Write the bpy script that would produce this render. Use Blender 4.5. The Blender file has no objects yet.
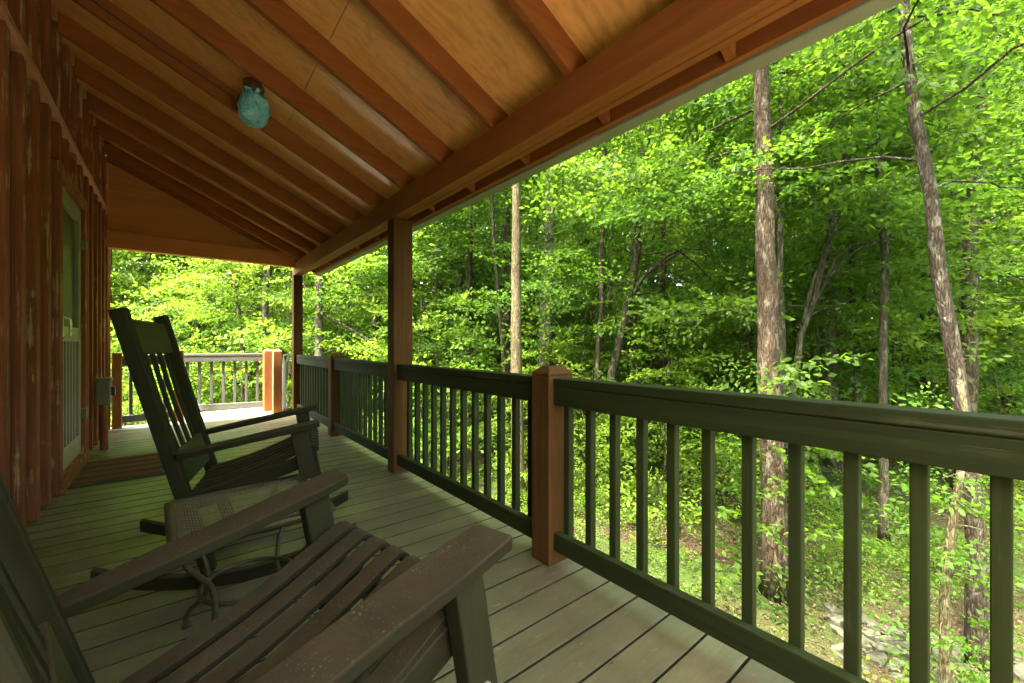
import bpy, math, random
import numpy as np
from mathutils import Vector, Matrix, Euler

random.seed(7); RNG = np.random.default_rng(7)
scene = bpy.context.scene
COL = scene.collection
R = math.radians

# ------------------------------------------------------------------ camera numbers
H = 1.08; FPX = 415.0; TH = math.atan2(336, FPX)
Fx, Fy = math.sin(TH), math.cos(TH); Rx, Ry = math.cos(TH), -math.sin(TH)
def ground_pos(px, c):
    a = (px - 512) / FPX
    return (c * (Fx + a * Rx), c * (Fy + a * Ry))
def z_of(py, c):
    return H + (344 - py) / FPX * c

# ------------------------------------------------------------------ object helpers
def link(o, parent=None):
    COL.objects.link(o)
    if parent is not None: o.parent = parent
    return o
def tag(o, label=None, cat=None, group=None, kind=None):
    if label: o['label'] = label
    if cat: o['category'] = cat
    if group: o['group'] = group
    if kind: o['kind'] = kind
    return o
def thing(name, label, cat, loc=(0, 0, 0), rz=0, group=None):
    o = bpy.data.objects.new(name, None); link(o)
    o.empty_display_size = .1
    o.location = loc; o.rotation_euler = (0, 0, rz)
    return tag(o, label, cat, group)
def copy_tree(o, parent=None):
    c = o.copy(); COL.objects.link(c)
    if parent is not None: c.parent = parent
    for ch in list(o.children): copy_tree(ch, c)
    return c

class MB:
    def __init__(s): s.v = []; s.f = []
    def add(s, vs, fs):
        n = len(s.v); s.v += [tuple(v) for v in vs]; s.f += [tuple(i + n for i in f) for f in fs]; return s
    def box(s, c, d, m=None):
        x, y, z = d[0] / 2, d[1] / 2, d[2] / 2
        vs = [Vector(p) for p in ((-x,-y,-z),(x,-y,-z),(x,y,-z),(-x,y,-z),(-x,-y,z),(x,-y,z),(x,y,z),(-x,y,z))]
        if m is not None: vs = [m @ v for v in vs]
        c = Vector(c)
        return s.add([v + c for v in vs], [(0,3,2,1),(4,5,6,7),(0,1,5,4),(1,2,6,5),(2,3,7,6),(3,0,4,7)])
    def b(s, x0, x1, y0, y1, z0, z1):
        return s.box(((x0+x1)/2, (y0+y1)/2, (z0+z1)/2), (x1-x0, y1-y0, z1-z0))
    def bar(s, p0, p1, w, h, side=(0, 1, 0)):
        p0 = Vector(p0); p1 = Vector(p1); d = p1 - p0; L = d.length; d.normalize()
        sd = Vector(side); sd = (sd - d * sd.dot(d)).normalized(); up = d.cross(sd)
        m = Matrix((d, sd, up)).transposed()
        return s.box((p0 + p1) / 2, (L, w, h), m)
    def prism(s, poly, thick, m=None, off=(0, 0, 0)):
        # poly in local XY, extruded along local Z 0..thick
        n = len(poly); vs = [Vector((p[0], p[1], 0)) for p in poly] + [Vector((p[0], p[1], thick)) for p in poly]
        if m is not None: vs = [m @ v for v in vs]
        vs = [v + Vector(off) for v in vs]
        fs = [tuple(reversed(range(n))), tuple(range(n, 2*n))] + [(i, (i+1) % n, n + (i+1) % n, n + i) for i in range(n)]
        return s.add(vs, fs)
    def tube(s, path, rad, n=8, cap=True, jit=0, closed=False):
        P = [Vector(p) for p in path]; k = len(P)
        rad = rad if hasattr(rad, '__len__') else [rad] * k
        vs = []; prev = None
        for i, p in enumerate(P):
            if closed: t = P[(i+1) % k] - P[i-1]
            else: t = P[min(i+1, k-1)] - P[max(i-1, 0)]
            t.normalize()
            if prev is None:
                a = Vector((1, 0, 0)) if abs(t.x) < .8 else Vector((0, 1, 0)); u = (a - t * a.dot(t)).normalized()
            else: u = (prev - t * prev.dot(t)).normalized()
            prev = u; w = t.cross(u)
            for j in range(n):
                an = 2 * math.pi * j / n
                rr = rad[i] * (1 + (random.uniform(-jit, jit) if jit else 0))
                vs.append(p + (u * math.cos(an) + w * math.sin(an)) * rr)
        fs = []
        for i in range(k if closed else k - 1):
            i2 = (i + 1) % k
            for j in range(n):
                fs.append((i*n + j, i*n + (j+1) % n, i2*n + (j+1) % n, i2*n + j))
        if cap and not closed: fs += [tuple(reversed(range(n))), tuple((k-1)*n + j for j in range(n))]
        return s.add(vs, fs)
    def build(s, name, mat, parent=None, bevel=0, smooth=False, seg=2):
        me = bpy.data.meshes.new(name); me.from_pydata(s.v, [], s.f); me.update()
        if mat: me.materials.append(mat)
        if smooth: me.shade_smooth()
        o = bpy.data.objects.new(name, me); link(o, parent)
        if bevel:
            md = o.modifiers.new('bevel', 'BEVEL'); md.width = bevel; md.segments = seg; md.limit_method = 'ANGLE'; md.angle_limit = R(40)
            md.harden_normals = False
        return o

# ------------------------------------------------------------------ materials
class NT:
    def __init__(s, name):
        s.m = bpy.data.materials.new(name); s.m.use_nodes = True; s.t = s.m.node_tree; s.t.nodes.clear()
        s.out = s.n('ShaderNodeOutputMaterial')
    def n(s, typ, **kw):
        nd = s.t.nodes.new(typ)
        for k, v in kw.items():
            if k.startswith('i_'):
                key = k[2:].replace('_', ' ')
                nd.inputs[key].default_value = v
            else: setattr(nd, k, v)
        return nd
    def l(s, a, b): s.t.links.new(a, b)
    def coord(s, which='Object', scale=(1, 1, 1), loc=(0, 0, 0)):
        tc = s.n('ShaderNodeTexCoord'); mp = s.n('ShaderNodeMapping')
        mp.inputs['Scale'].default_value = scale; mp.inputs['Location'].default_value = loc
        s.l(tc.outputs[which], mp.inputs['Vector']); return mp.outputs['Vector']
    def noise(s, vec, scale, detail=4, rough=.55, dist=0):
        nd = s.n('ShaderNodeTexNoise'); nd.inputs['Scale'].default_value = scale; nd.inputs['Detail'].default_value = detail
        nd.inputs['Roughness'].default_value = rough; nd.inputs['Distortion'].default_value = dist
        s.l(vec, nd.inputs['Vector']); return nd.outputs['Fac']
    def ramp(s, fac, stops):
        nd = s.n('ShaderNodeValToRGB'); e = nd.color_ramp.elements
        while len(e) < len(stops): e.new(.5)
        for el, (p, c) in zip(e, stops):
            el.position = p; el.color = (c[0], c[1], c[2], 1) if hasattr(c, '__len__') else (c, c, c, 1)
        s.l(fac, nd.inputs['Fac']); return nd.outputs['Color']
    def mix(s, fac, a, b, mode='MIX'):
        nd = s.n('ShaderNodeMix', data_type='RGBA', blend_type=mode)
        for sock, v in ((nd.inputs[0], fac), (nd.inputs[6], a), (nd.inputs[7], b)):
            if hasattr(v, 'links') or hasattr(v, 'is_linked'): s.l(v, sock)
            elif hasattr(v, '__len__'): sock.default_value = (v[0], v[1], v[2], 1)
            else: sock.default_value = v
        return nd.outputs[2]
    def math(s, op, a, b=None):
        nd = s.n('ShaderNodeMath', operation=op)
        for sock, v in ((nd.inputs[0], a), (nd.inputs[1], b)):
            if v is None: continue
            if hasattr(v, 'is_linked'): s.l(v, sock)
            else: sock.default_value = v
        return nd.outputs[0]
    def princ(s, color, rough=.6, bump=None, bstr=.3, bdist=.01, metal=0, spec=.5):
        p = s.n('ShaderNodeBsdfPrincipled')
        for key, v in (('Base Color', color), ('Roughness', rough), ('Metallic', metal), ('Specular IOR Level', spec)):
            if hasattr(v, 'is_linked'): s.l(v, p.inputs[key])
            elif hasattr(v, '__len__'): p.inputs[key].default_value = (v[0], v[1], v[2], 1)
            else: p.inputs[key].default_value = v
        if bump is not None:
            bn = s.n('ShaderNodeBump'); bn.inputs['Strength'].default_value = bstr; bn.inputs['Distance'].default_value = bdist
            s.l(bump, bn.inputs['Height']); s.l(bn.outputs['Normal'], p.inputs['Normal'])
        s.l(p.outputs[0], s.out.inputs['Surface']); return p

def wood(name, c, axis='x', rough=.55, var=.25, grain=1.0, bump=.25, dust=None, dustamt=.5, wear=None, wearamt=0.0, spec=.4):
    """painted / stained timber with grain along one axis, blotches, optional dust on up-facing faces and worn patches"""
    t = NT(name)
    lo, hi = 1.2 * grain, 38 * grain
    sc = {'x': (lo, hi, hi), 'y': (hi, lo, hi), 'z': (hi, hi, lo)}[axis]
    g = t.noise(t.coord('Object', sc), 1.0, 5, .6, .6)
    b = t.noise(t.coord('Object'), 2.3, 3, .5)
    dark = tuple(x * (1 - var) for x in c); light = tuple(min(1, x * (1 + var)) for x in c)
    base = t.ramp(g, [(.25, dark), (.5, c), (.78, light)])
    base = t.mix(t.ramp(b, [(.3, 0), (.7, .5)]), base, tuple(x * (1 - var * .9) for x in c))
    if wear:
        w = t.noise(t.coord('Object', sc), .8, 8, .7, .2)
        w2 = t.noise(t.coord('Object'), 5, 4, .6)
        ww = t.ramp(t.math('MULTIPLY', w, t.math('ADD', w2, .5)), [(.62 - wearamt, 0), (.70 - wearamt, 1)])
        base = t.mix(ww, base, wear)
    if dust:
        ge = t.n('ShaderNodeNewGeometry'); sx = t.n('ShaderNodeSeparateXYZ'); t.l(ge.outputs['Normal'], sx.inputs[0])
        up = t.ramp(sx.outputs['Z'], [(.55, 0), (.95, 1)])
        dn = t.ramp(t.noise(t.coord('Object'), 7, 6, .65), [(.25, .35), (.75, 1)])
        sp = t.math('MULTIPLY', t.ramp(t.noise(t.coord('Object'), 190, 3, .6), [(.58, 0), (.72, .9)]), t.ramp(t.noise(t.coord('Object'), 11, 4, .6), [(.45, .1), (.68, 1)]))
        fac = t.math('MULTIPLY', t.math('MULTIPLY', up, dn), dustamt)
        base = t.mix(fac, base, dust)
        base = t.mix(t.math('MULTIPLY', up, sp), base, tuple(min(1, x * 2.6) for x in dust))
        rough_n = t.math('ADD', t.math('MULTIPLY', fac, .3), rough)
    else:
        rough_n = t.math('ADD', t.math('MULTIPLY', b, .25), rough - .1)
    t.princ(base, rough_n, g, bump, .004, spec=spec)
    return t.m

def leaf_mat(name, cols, trans, rough=.6, tw=.5, vein=.0):
    t = NT(name)
    pos = t.coord('Object')
    n1 = t.noise(pos, 9.0, 2, .5); n2 = t.noise(pos, .55, 2, .5)
    oi = t.n('ShaderNodeObjectInfo')
    f = t.math('ADD', t.math('MULTIPLY', n1, .6), t.math('MULTIPLY', n2, .4))
    base = t.ramp(f, [(.33, cols[0]), (.5, cols[1]), (.68, cols[2])])
    hs = t.n('ShaderNodeHueSaturation'); t.l(base, hs.inputs['Color'])
    t.l(t.math('ADD', t.math('MULTIPLY', oi.outputs['Random'], .03), .485), hs.inputs['Hue'])
    t.l(t.math('ADD', t.math('MULTIPLY', oi.outputs['Random'], .5), .75), hs.inputs['Value'])
    base = hs.outputs['Color']
    p = t.n('ShaderNodeBsdfPrincipled'); t.l(base, p.inputs['Base Color'])
    p.inputs['Roughness'].default_value = rough; p.inputs['Specular IOR Level'].default_value = .15
    tr = t.n('ShaderNodeBsdfTranslucent')
    tcol = t.mix(.55, trans, base, 'MIX'); t.l(tcol, tr.inputs['Color'])
    tc2 = t.ramp(f, [(.3, tuple(x * .75 for x in trans)), (.7, trans)]); t.l(tc2, tr.inputs['Color'])
    ms = t.n('ShaderNodeMixShader'); ms.inputs[0].default_value = tw
    t.l(p.outputs[0], ms.inputs[1]); t.l(tr.outputs[0], ms.inputs[2]); t.l(ms.outputs[0], t.out.inputs['Surface'])
    return t.m

def bark_mat(name, c0, c1, patch=None, pamt=.5, scale=1.0, ivy=None):
    t = NT(name)
    v = t.coord('Object', (26 * scale, 26 * scale, 5.0 * scale))
    g = t.noise(v, 1.0, 7, .65, .8)
    vo = t.n('ShaderNodeTexVoronoi', feature='DISTANCE_TO_EDGE'); vo.inputs['Scale'].default_value = 1.6; t.l(v, vo.inputs['Vector'])
    cr = t.ramp(vo.outputs['Distance'], [(.02, 0), (.22, 1)])
    base = t.ramp(g, [(.3, c0), (.7, c1)])
    base = t.mix(t.math('MULTIPLY', t.math('SUBTRACT', 1.0, cr), .6), base, tuple(x * .35 for x in c0))
    if patch:
        pn = t.ramp(t.noise(t.coord('Object', (7, 7, 2.6)), 2.0, 6, .7, .5), [(.60 - pamt * .25, 0), (.68 - pamt * .25, 1)])
        base = t.mix(pn, base, patch)
    h = t.math('ADD', t.math('MULTIPLY', g, .6), t.math('MULTIPLY', cr, .4))
    t.princ(base, .9, h, .7, .03, spec=.15)
    return t.m

def simple(name, c, rough=.5, metal=0, nscale=30, var=.15, bump=.1, spec=.4):
    t = NT(name)
    n = t.noise(t.coord('Object'), nscale, 5, .6)
    base = t.ramp(n, [(.3, tuple(x * (1 - var) for x in c)), (.7, tuple(min(1, x * (1 + var)) for x in c))])
    t.princ(base, t.math('ADD', t.math('MULTIPLY', n, .2), rough - .1), n, bump, .002, metal, spec)
    return t.m

M = {}
RED = (.300, .085, .034); ORG = (.46, .175, .055); PLY = (.74, .37, .105)
M['siding'] = wood('siding_stain', (.38, .215, .12), 'z', .85, .45, 1.4, .9, wear=(.18, .075, .042), wearamt=.07, spec=.1)
M['batten'] = wood('batten_stain', (.25, .080, .040), 'z', .75, .45, 1.3, .8, wear=(.42, .27, .16), wearamt=.055, spec=.12)
M['flash'] = simple('flashing_metal', (.62, .30, .20), .35, .3, 12, .15)
M['rafter'] = wood('rafter_stain', (.24, .074, .017), 'x', .65, .25, 1, .2, spec=.2)
M['ply'] = None
M['beam'] = wood('beam_stain', (.25, .080, .019), 'y', .6, .25, 1, .2, spec=.2)
M['gable'] = wood('gable_stain', (.52, .19, .06), 'x', .6, .2, .5, .15)
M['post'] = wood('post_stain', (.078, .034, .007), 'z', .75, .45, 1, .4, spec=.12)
M['newel'] = wood('sunlit_newel_stain', (.36, .135, .048), 'z', .65, .25, 1, .25, spec=.15)  # far newels: the post stain lightened, sunlight on them put into the colour
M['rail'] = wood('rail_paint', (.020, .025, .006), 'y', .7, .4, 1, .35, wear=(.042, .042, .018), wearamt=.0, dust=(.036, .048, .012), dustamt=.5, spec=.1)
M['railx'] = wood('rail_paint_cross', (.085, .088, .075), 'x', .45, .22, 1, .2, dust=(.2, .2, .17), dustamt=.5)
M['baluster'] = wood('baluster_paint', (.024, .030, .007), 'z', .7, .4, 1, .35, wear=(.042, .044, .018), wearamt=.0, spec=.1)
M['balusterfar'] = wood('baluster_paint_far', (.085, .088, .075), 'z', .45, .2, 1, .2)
M['chairx'] = wood('chair_paint', (.018, .015, .006), 'x', .75, .3, 1, .25, dust=(.082, .060, .028), dustamt=.9, spec=.12)
M['chairz'] = wood('chair_upright_paint', (.020, .018, .006), 'z', .7, .3, 1, .2, dust=(.10, .075, .035), dustamt=.6, spec=.15)
M['chairy'] = wood('chair_cross_paint', (.055, .050, .015), 'y', .7, .3, 1, .2, dust=(.10, .075, .035), dustamt=.6, spec=.15)
M['tablemesh'] = simple('dusty_mesh', (.15, .122, .060), .6, .1, 60, .25, .1)
M['tablemetal'] = simple('bronze_powder_coat', (.060, .048, .024), .42, .25, 60, .25, .15)
M['doorpaint'] = wood('door_paint', (.27, .26, .19), 'z', .45, .12, 1, .15)
M['screen'] = simple('insect_screen', (.055, .06, .05), .5, .1, 200, .3, .2)
M['chrome'] = simple('brushed_handle', (.62, .58, .42), .3, .6, 20, .1)
M['black'] = simple('black_plastic', (.02, .02, .02), .5, 0, 20, .2)
M['boxmetal'] = simple('grey_enclosure', (.15, .135, .09), .5, .1, 20, .12)
M['soffit'] = simple('gutter_metal', (.24, .235, .17), .45, .1, 9, .1)
M['roofing'] = simple('roof_shingle', (.07, .065, .06), .9, 0, 40, .3, .5)
M['cable'] = simple('cable_sheath', (.10, .05, .025), .6)
M['mat_dark'] = simple('mat_rubber', (.060, .062, .036), .95, 0, 120, .4, .8)
M['mat_red'] = simple('mat_fibre', (.17, .052, .024), .95, 0, 150, .4, .8)

def ply_mat():
    t = NT('ceiling_plywood')
    g = t.noise(t.coord('Object', (1.6, 4.5, 4)), 1.6, 8, .62, 2.4)
    wv = t.n('ShaderNodeTexWave', wave_type='BANDS', bands_direction='Y'); wv.inputs['Scale'].default_value = 3.0
    wv.inputs['Distortion'].default_value = 9.0; wv.inputs['Detail'].default_value = 4; wv.inputs['Detail Scale'].default_value = 1.2
    t.l(t.coord('Object', (.6, 2.2, 2)), wv.inputs['Vector'])
    f = t.math('ADD', t.math('MULTIPLY', g, .92), t.math('MULTIPLY', wv.outputs['Fac'], .08))
    base = t.ramp(f, [(.25, tuple(x * .68 for x in PLY)), (.5, PLY), (.8, (.82, .46, .15))])
    kn = t.ramp(t.noise(t.coord('Object', (7, 16, 7)), 2.2, 3, .6), [(.72, 0), (.80, .7)])
    base = t.mix(kn, base, tuple(x * .35 for x in PLY))
    pp = t.princ(base, .34, f, .12, .004, spec=.6); pp.inputs['Coat Weight'].default_value = .35; pp.inputs['Coat Roughness'].default_value = .22
    return t.m
M['ply'] = ply_mat()

def deck_mat(name='deck_paint', c=(.172, .146, .068), c2=(.118, .102, .048), c3=(.070, .056, .027)):
    t = NT(name)
    tc = t.n('ShaderNodeTexCoord'); sx = t.n('ShaderNodeSeparateXYZ'); t.l(tc.outputs['Object'], sx.inputs[0])
    idx = t.math('FLOOR', t.math('DIVIDE', sx.outputs['Y'], .149))
    wn = t.n('ShaderNodeTexWhiteNoise', noise_dimensions='1D'); t.l(idx, wn.inputs['W'])
    g = t.noise(t.coord('Object', (2.0, 45, 45)), 1.0, 5, .6, .6)
    b = t.noise(t.coord('Object'), 3.0, 5, .6)
    base = t.ramp(g, [(.25, tuple(x * .78 for x in c)), (.5, c), (.75, tuple(x * 1.15 for x in c))])
    base = t.mix(t.math('MULTIPLY', wn.outputs['Value'], .75), base, c2)
    base = t.mix(t.ramp(b, [(.40, 0), (.72, .55)]), base, c3)
    st = t.ramp(t.noise(t.coord('Object', (.8, 6, 1), (3, 1, 0)), 1.7, 7, .7, .8), [(.50, 0), (.66, .5)]); base = t.mix(st, base, c3)
    wo = t.ramp(t.noise(t.coord('Object', (1, 3, 1), (9, 4, 0)), 14, 5, .7, .4), [(.60, 0), (.70, .45)]); base = t.mix(wo, base, tuple(min(.8, x * 1.9) for x in c))
    fine = t.ramp(t.noise(t.coord('Object'), 75, 3, .6), [(.64, 0), (.74, .5)])
    base = t.mix(fine, base, (.09, .07, .04))
    spk = t.ramp(t.noise(t.coord('Object', (1, 1, 1), (5, 3, 0)), 110, 2, .6), [(.68, 0), (.76, .5)])
    base = t.mix(spk, base, (.38, .33, .2))
    t.princ(base, t.math('ADD', t.math('MULTIPLY', b, .3), .33), g, .2, .004, spec=.5)
    return t.m
M['deck'] = deck_mat()
M['decklit'] = deck_mat('sunlit_deck_paint', (.58, .55, .46), (.50, .47, .39), (.44, .41, .33))  # deck paint made paler where sun falls, brightness put into the colour
M['deckedge'] = simple('deck_board_edge', (.030, .025, .014), .9, 0, 30, .3, .2, .1)

def ground_mat():
    t = NT('forest_floor')
    v = t.coord('Object')
    a = t.noise(v, .55, 5, .6, .4); b = t.noise(v, 9, 6, .7); c = t.noise(v, 45, 3, .6)
    moss = t.ramp(b, [(.3, (.014, .028, .004)), (.7, (.034, .056, .009))])
    dirt = t.ramp(c, [(.3, (.018, .013, .007)), (.55, (.036, .027, .013)), (.75, (.065, .052, .028))])
    base = t.mix(t.ramp(a, [(.42, 0), (.60, 1)]), moss, dirt)
    base = t.mix(t.ramp(c, [(.66, 0), (.75, .6)]), base, (.085, .07, .032))
    t.princ(base, .95, t.math('ADD', b, c), .8, .05, spec=.1)
    return t.m
M['ground'] = ground_mat()

def stone_mat():
    t = NT('flagstone')
    v = t.coord('Object')
    a = t.noise(v, 3.5, 5, .6); b = t.noise(v, 28, 5, .7)
    vo = t.n('ShaderNodeTexVoronoi'); vo.inputs['Scale'].default_value = 2.4; t.l(v, vo.inputs['Vector'])
    base = t.ramp(a, [(.3, (.022, .024, .014)), (.7, (.055, .056, .036))])
    bw = t.n('ShaderNodeRGBToBW'); t.l(vo.outputs['Color'], bw.inputs[0]); base = t.mix(.5, base, bw.outputs[0], 'SOFT_LIGHT')
    base = t.mix(t.ramp(b, [(.6, 0), (.75, .5)]), base, (.10, .12, .05))
    t.princ(base, .8, b, .5, .01, spec=.2)
    return t.m
M['stone'] = stone_mat()

def bag_mat():
    t = NT('blue_plastic_wrap')
    v = t.coord('Object')
    a = t.noise(v, 15, 6, .65, 1.6)
    base = t.ramp(a, [(.28, (.05, .28, .46)), (.42, (.18, .58, .76)), (.56, (.36, .76, .84)), (.72, (.72, .94, .90))])
    p = t.n('ShaderNodeBsdfPrincipled'); t.l(base, p.inputs['Base Color']); p.inputs['Roughness'].default_value = .32
    tr = t.n('ShaderNodeBsdfTranslucent'); t.l(base, tr.inputs['Color'])
    ms = t.n('ShaderNodeMixShader'); ms.inputs[0].default_value = .4
    t.l(p.outputs[0], ms.inputs[1]); t.l(tr.outputs[0], ms.inputs[2]); t.l(ms.outputs[0], t.out.inputs['Surface'])
    return t.m
M['bag'] = bag_mat()

# leaves: diffuse base + yellow-green light coming through
M['leaf'] = leaf_mat('leaf_green', [(0.0178, 0.0464, 0.0040), (0.0300, 0.0681, 0.0062), (0.0534, 0.0942, 0.0095)], (0.1365, 0.2731, 0.0164), tw=.48)
M['leafy'] = leaf_mat('leaf_fresh', [(0.0340, 0.0739, 0.0053), (0.0542, 0.0994, 0.0076), (0.0828, 0.1265, 0.0129)], (0.2035, 0.3466, 0.0212), tw=.5)
M['leafd'] = leaf_mat('leaf_deep', [(0.0154, 0.0444, 0.0050), (0.0274, 0.0667, 0.0068), (0.0470, 0.0894, 0.0095)], (0.1280, 0.2816, 0.0170), tw=.46)
M['litter'] = simple('dead_leaf', (.045, .031, .013), .85, 0, 14, .6)
M['dry'] = simple('dry_leaf', (.16, .10, .045), .8, 0, 60, .4)
M['bark_tan'] = bark_mat('bark_tan', (.042, .034, .015), (.095, .075, .036), (.075, .08, .04), .35)
M['bark_grey'] = bark_mat('bark_grey', (0.0351, 0.0312, 0.0203), (0.0780, 0.0702, 0.0468), (0.1014, 0.1014, 0.0702), .4)
M['bark_red'] = bark_mat('bark_red', (0.0223, 0.0161, 0.0087), (0.0527, 0.0372, 0.0205), (0.0806, 0.0713, 0.0496), .25)
M['bark_dark'] = bark_mat('bark_dark', (0.0172, 0.0164, 0.0086), (0.0452, 0.0406, 0.0218), (0.0702, 0.0702, 0.0390), .3)
M['bark_lichen'] = bark_mat('bark_lichen', (0.0187, 0.0148, 0.0086), (0.0429, 0.0335, 0.0211), (0.0858, 0.0780, 0.0546), .25)

# ------------------------------------------------------------------ world, sun, camera
SUN_EL, SUN_AZ = 62.0, 262.0
S = Vector((math.cos(R(SUN_EL)) * math.sin(R(SUN_AZ)), math.cos(R(SUN_EL)) * math.cos(R(SUN_AZ)), math.sin(R(SUN_EL))))
w = bpy.data.worlds.new('World'); scene.world = w; w.use_nodes = True
nt = w.node_tree; nt.nodes.clear()
sky = nt.nodes.new('ShaderNodeTexSky'); sky.sky_type = 'NISHITA'; sky.sun_disc = False
sky.sun_elevation = R(SUN_EL); sky.sun_rotation = R(SUN_AZ); sky.air_density = 1.6; sky.dust_density = 8.0; sky.ozone_density = .2
bg = nt.nodes.new('ShaderNodeBackground'); bg.inputs['Strength'].default_value = .15
wo = nt.nodes.new('ShaderNodeOutputWorld'); nt.links.new(sky.outputs[0], bg.inputs[0]); nt.links.new(bg.outputs[0], wo.inputs[0])
ld = bpy.data.lights.new('sun', 'SUN'); ld.energy = 2.0; ld.angle = R(.53); ld.color = (1, .94, .80)
sun = bpy.data.objects.new('sun', ld); link(sun); sun.rotation_euler = S.to_track_quat('Z', 'Y').to_euler(); sun.location = (8, -4, 20)

cd = bpy.data.cameras.new('camera'); cam = bpy.data.objects.new('camera', cd); link(cam)
cd.sensor_width = 36; cd.lens = FPX / 1024 * 36; cd.clip_start = .02; cd.clip_end = 1000
cd.shift_y = 2.5 / 1024
cam.location = (0, 0, H); cam.rotation_euler = (R(90), 0, -TH)
scene.camera = cam
scene.view_settings.view_transform = 'Standard'; scene.view_settings.look = 'None'
scene.view_settings.exposure = 4.32; scene.view_settings.gamma = 1
scene.view_settings.use_curve_mapping = False
scene.render.engine = 'CYCLES'
cy = scene.cycles
cy.max_bounces = 10; cy.diffuse_bounces = 6; cy.glossy_bounces = 3; cy.transmission_bounces = 6; cy.transparent_max_bounces = 8
cy.caustics_reflective = False; cy.caustics_refractive = False; cy.sample_clamp_indirect = 12
cy.use_denoising = True
try: cy.denoiser = 'OPENIMAGEDENOISE'
except Exception: pass
cy.use_adaptive_sampling = True; cy.adaptive_threshold = .02

# ------------------------------------------------------------------ deck
PITCH = .149
def deck():
    mb = MB(); y = -2.98
    i = 0
    while y < 8.2:
        x1 = 1.60
        x0 = -.72
        if y > 7.36: x0, x1 = .02, 1.22
        if y > 7.36 and y > 8.15: break
        g = .0085
        mb.b(x0, x1 + random.uniform(-.004, .004), y + g / 2, y + PITCH - g / 2, -.026 + random.uniform(-.0012, 0), random.uniform(-.0012, 0))
        y += PITCH
    o = mb.build('deck', M['deck'], bevel=.002)
    o.data.materials.append(M['deckedge']); o.data.materials.append(M['decklit'])
    for p in o.data.polygons:
        if abs(p.normal.y) > .7 or p.normal.z < -.5: p.material_index = 1
        elif p.center.y > 7.1 or p.center.y < -1.2: p.material_index = 2  # sunlit far end; unseen boards behind camera paled to bounce light inside
    tag(o, kind='structure')
    j = MB()
    for k in range(6): j.b(-.62 + k * .42, -.58 + k * .42, -2.9, 7.36, -.24, -.028)
    j.b(1.56, 1.598, -2.98, 7.36, -.28, -.030)
    j.b(.04, 1.2, 8.12, 8.16, -.28, -.030); j.b(1.17, 1.21, 7.36, 8.1, -.28, -.030)
    jo = j.build('deck_joists', M['beam'], o)
deck()

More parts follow.
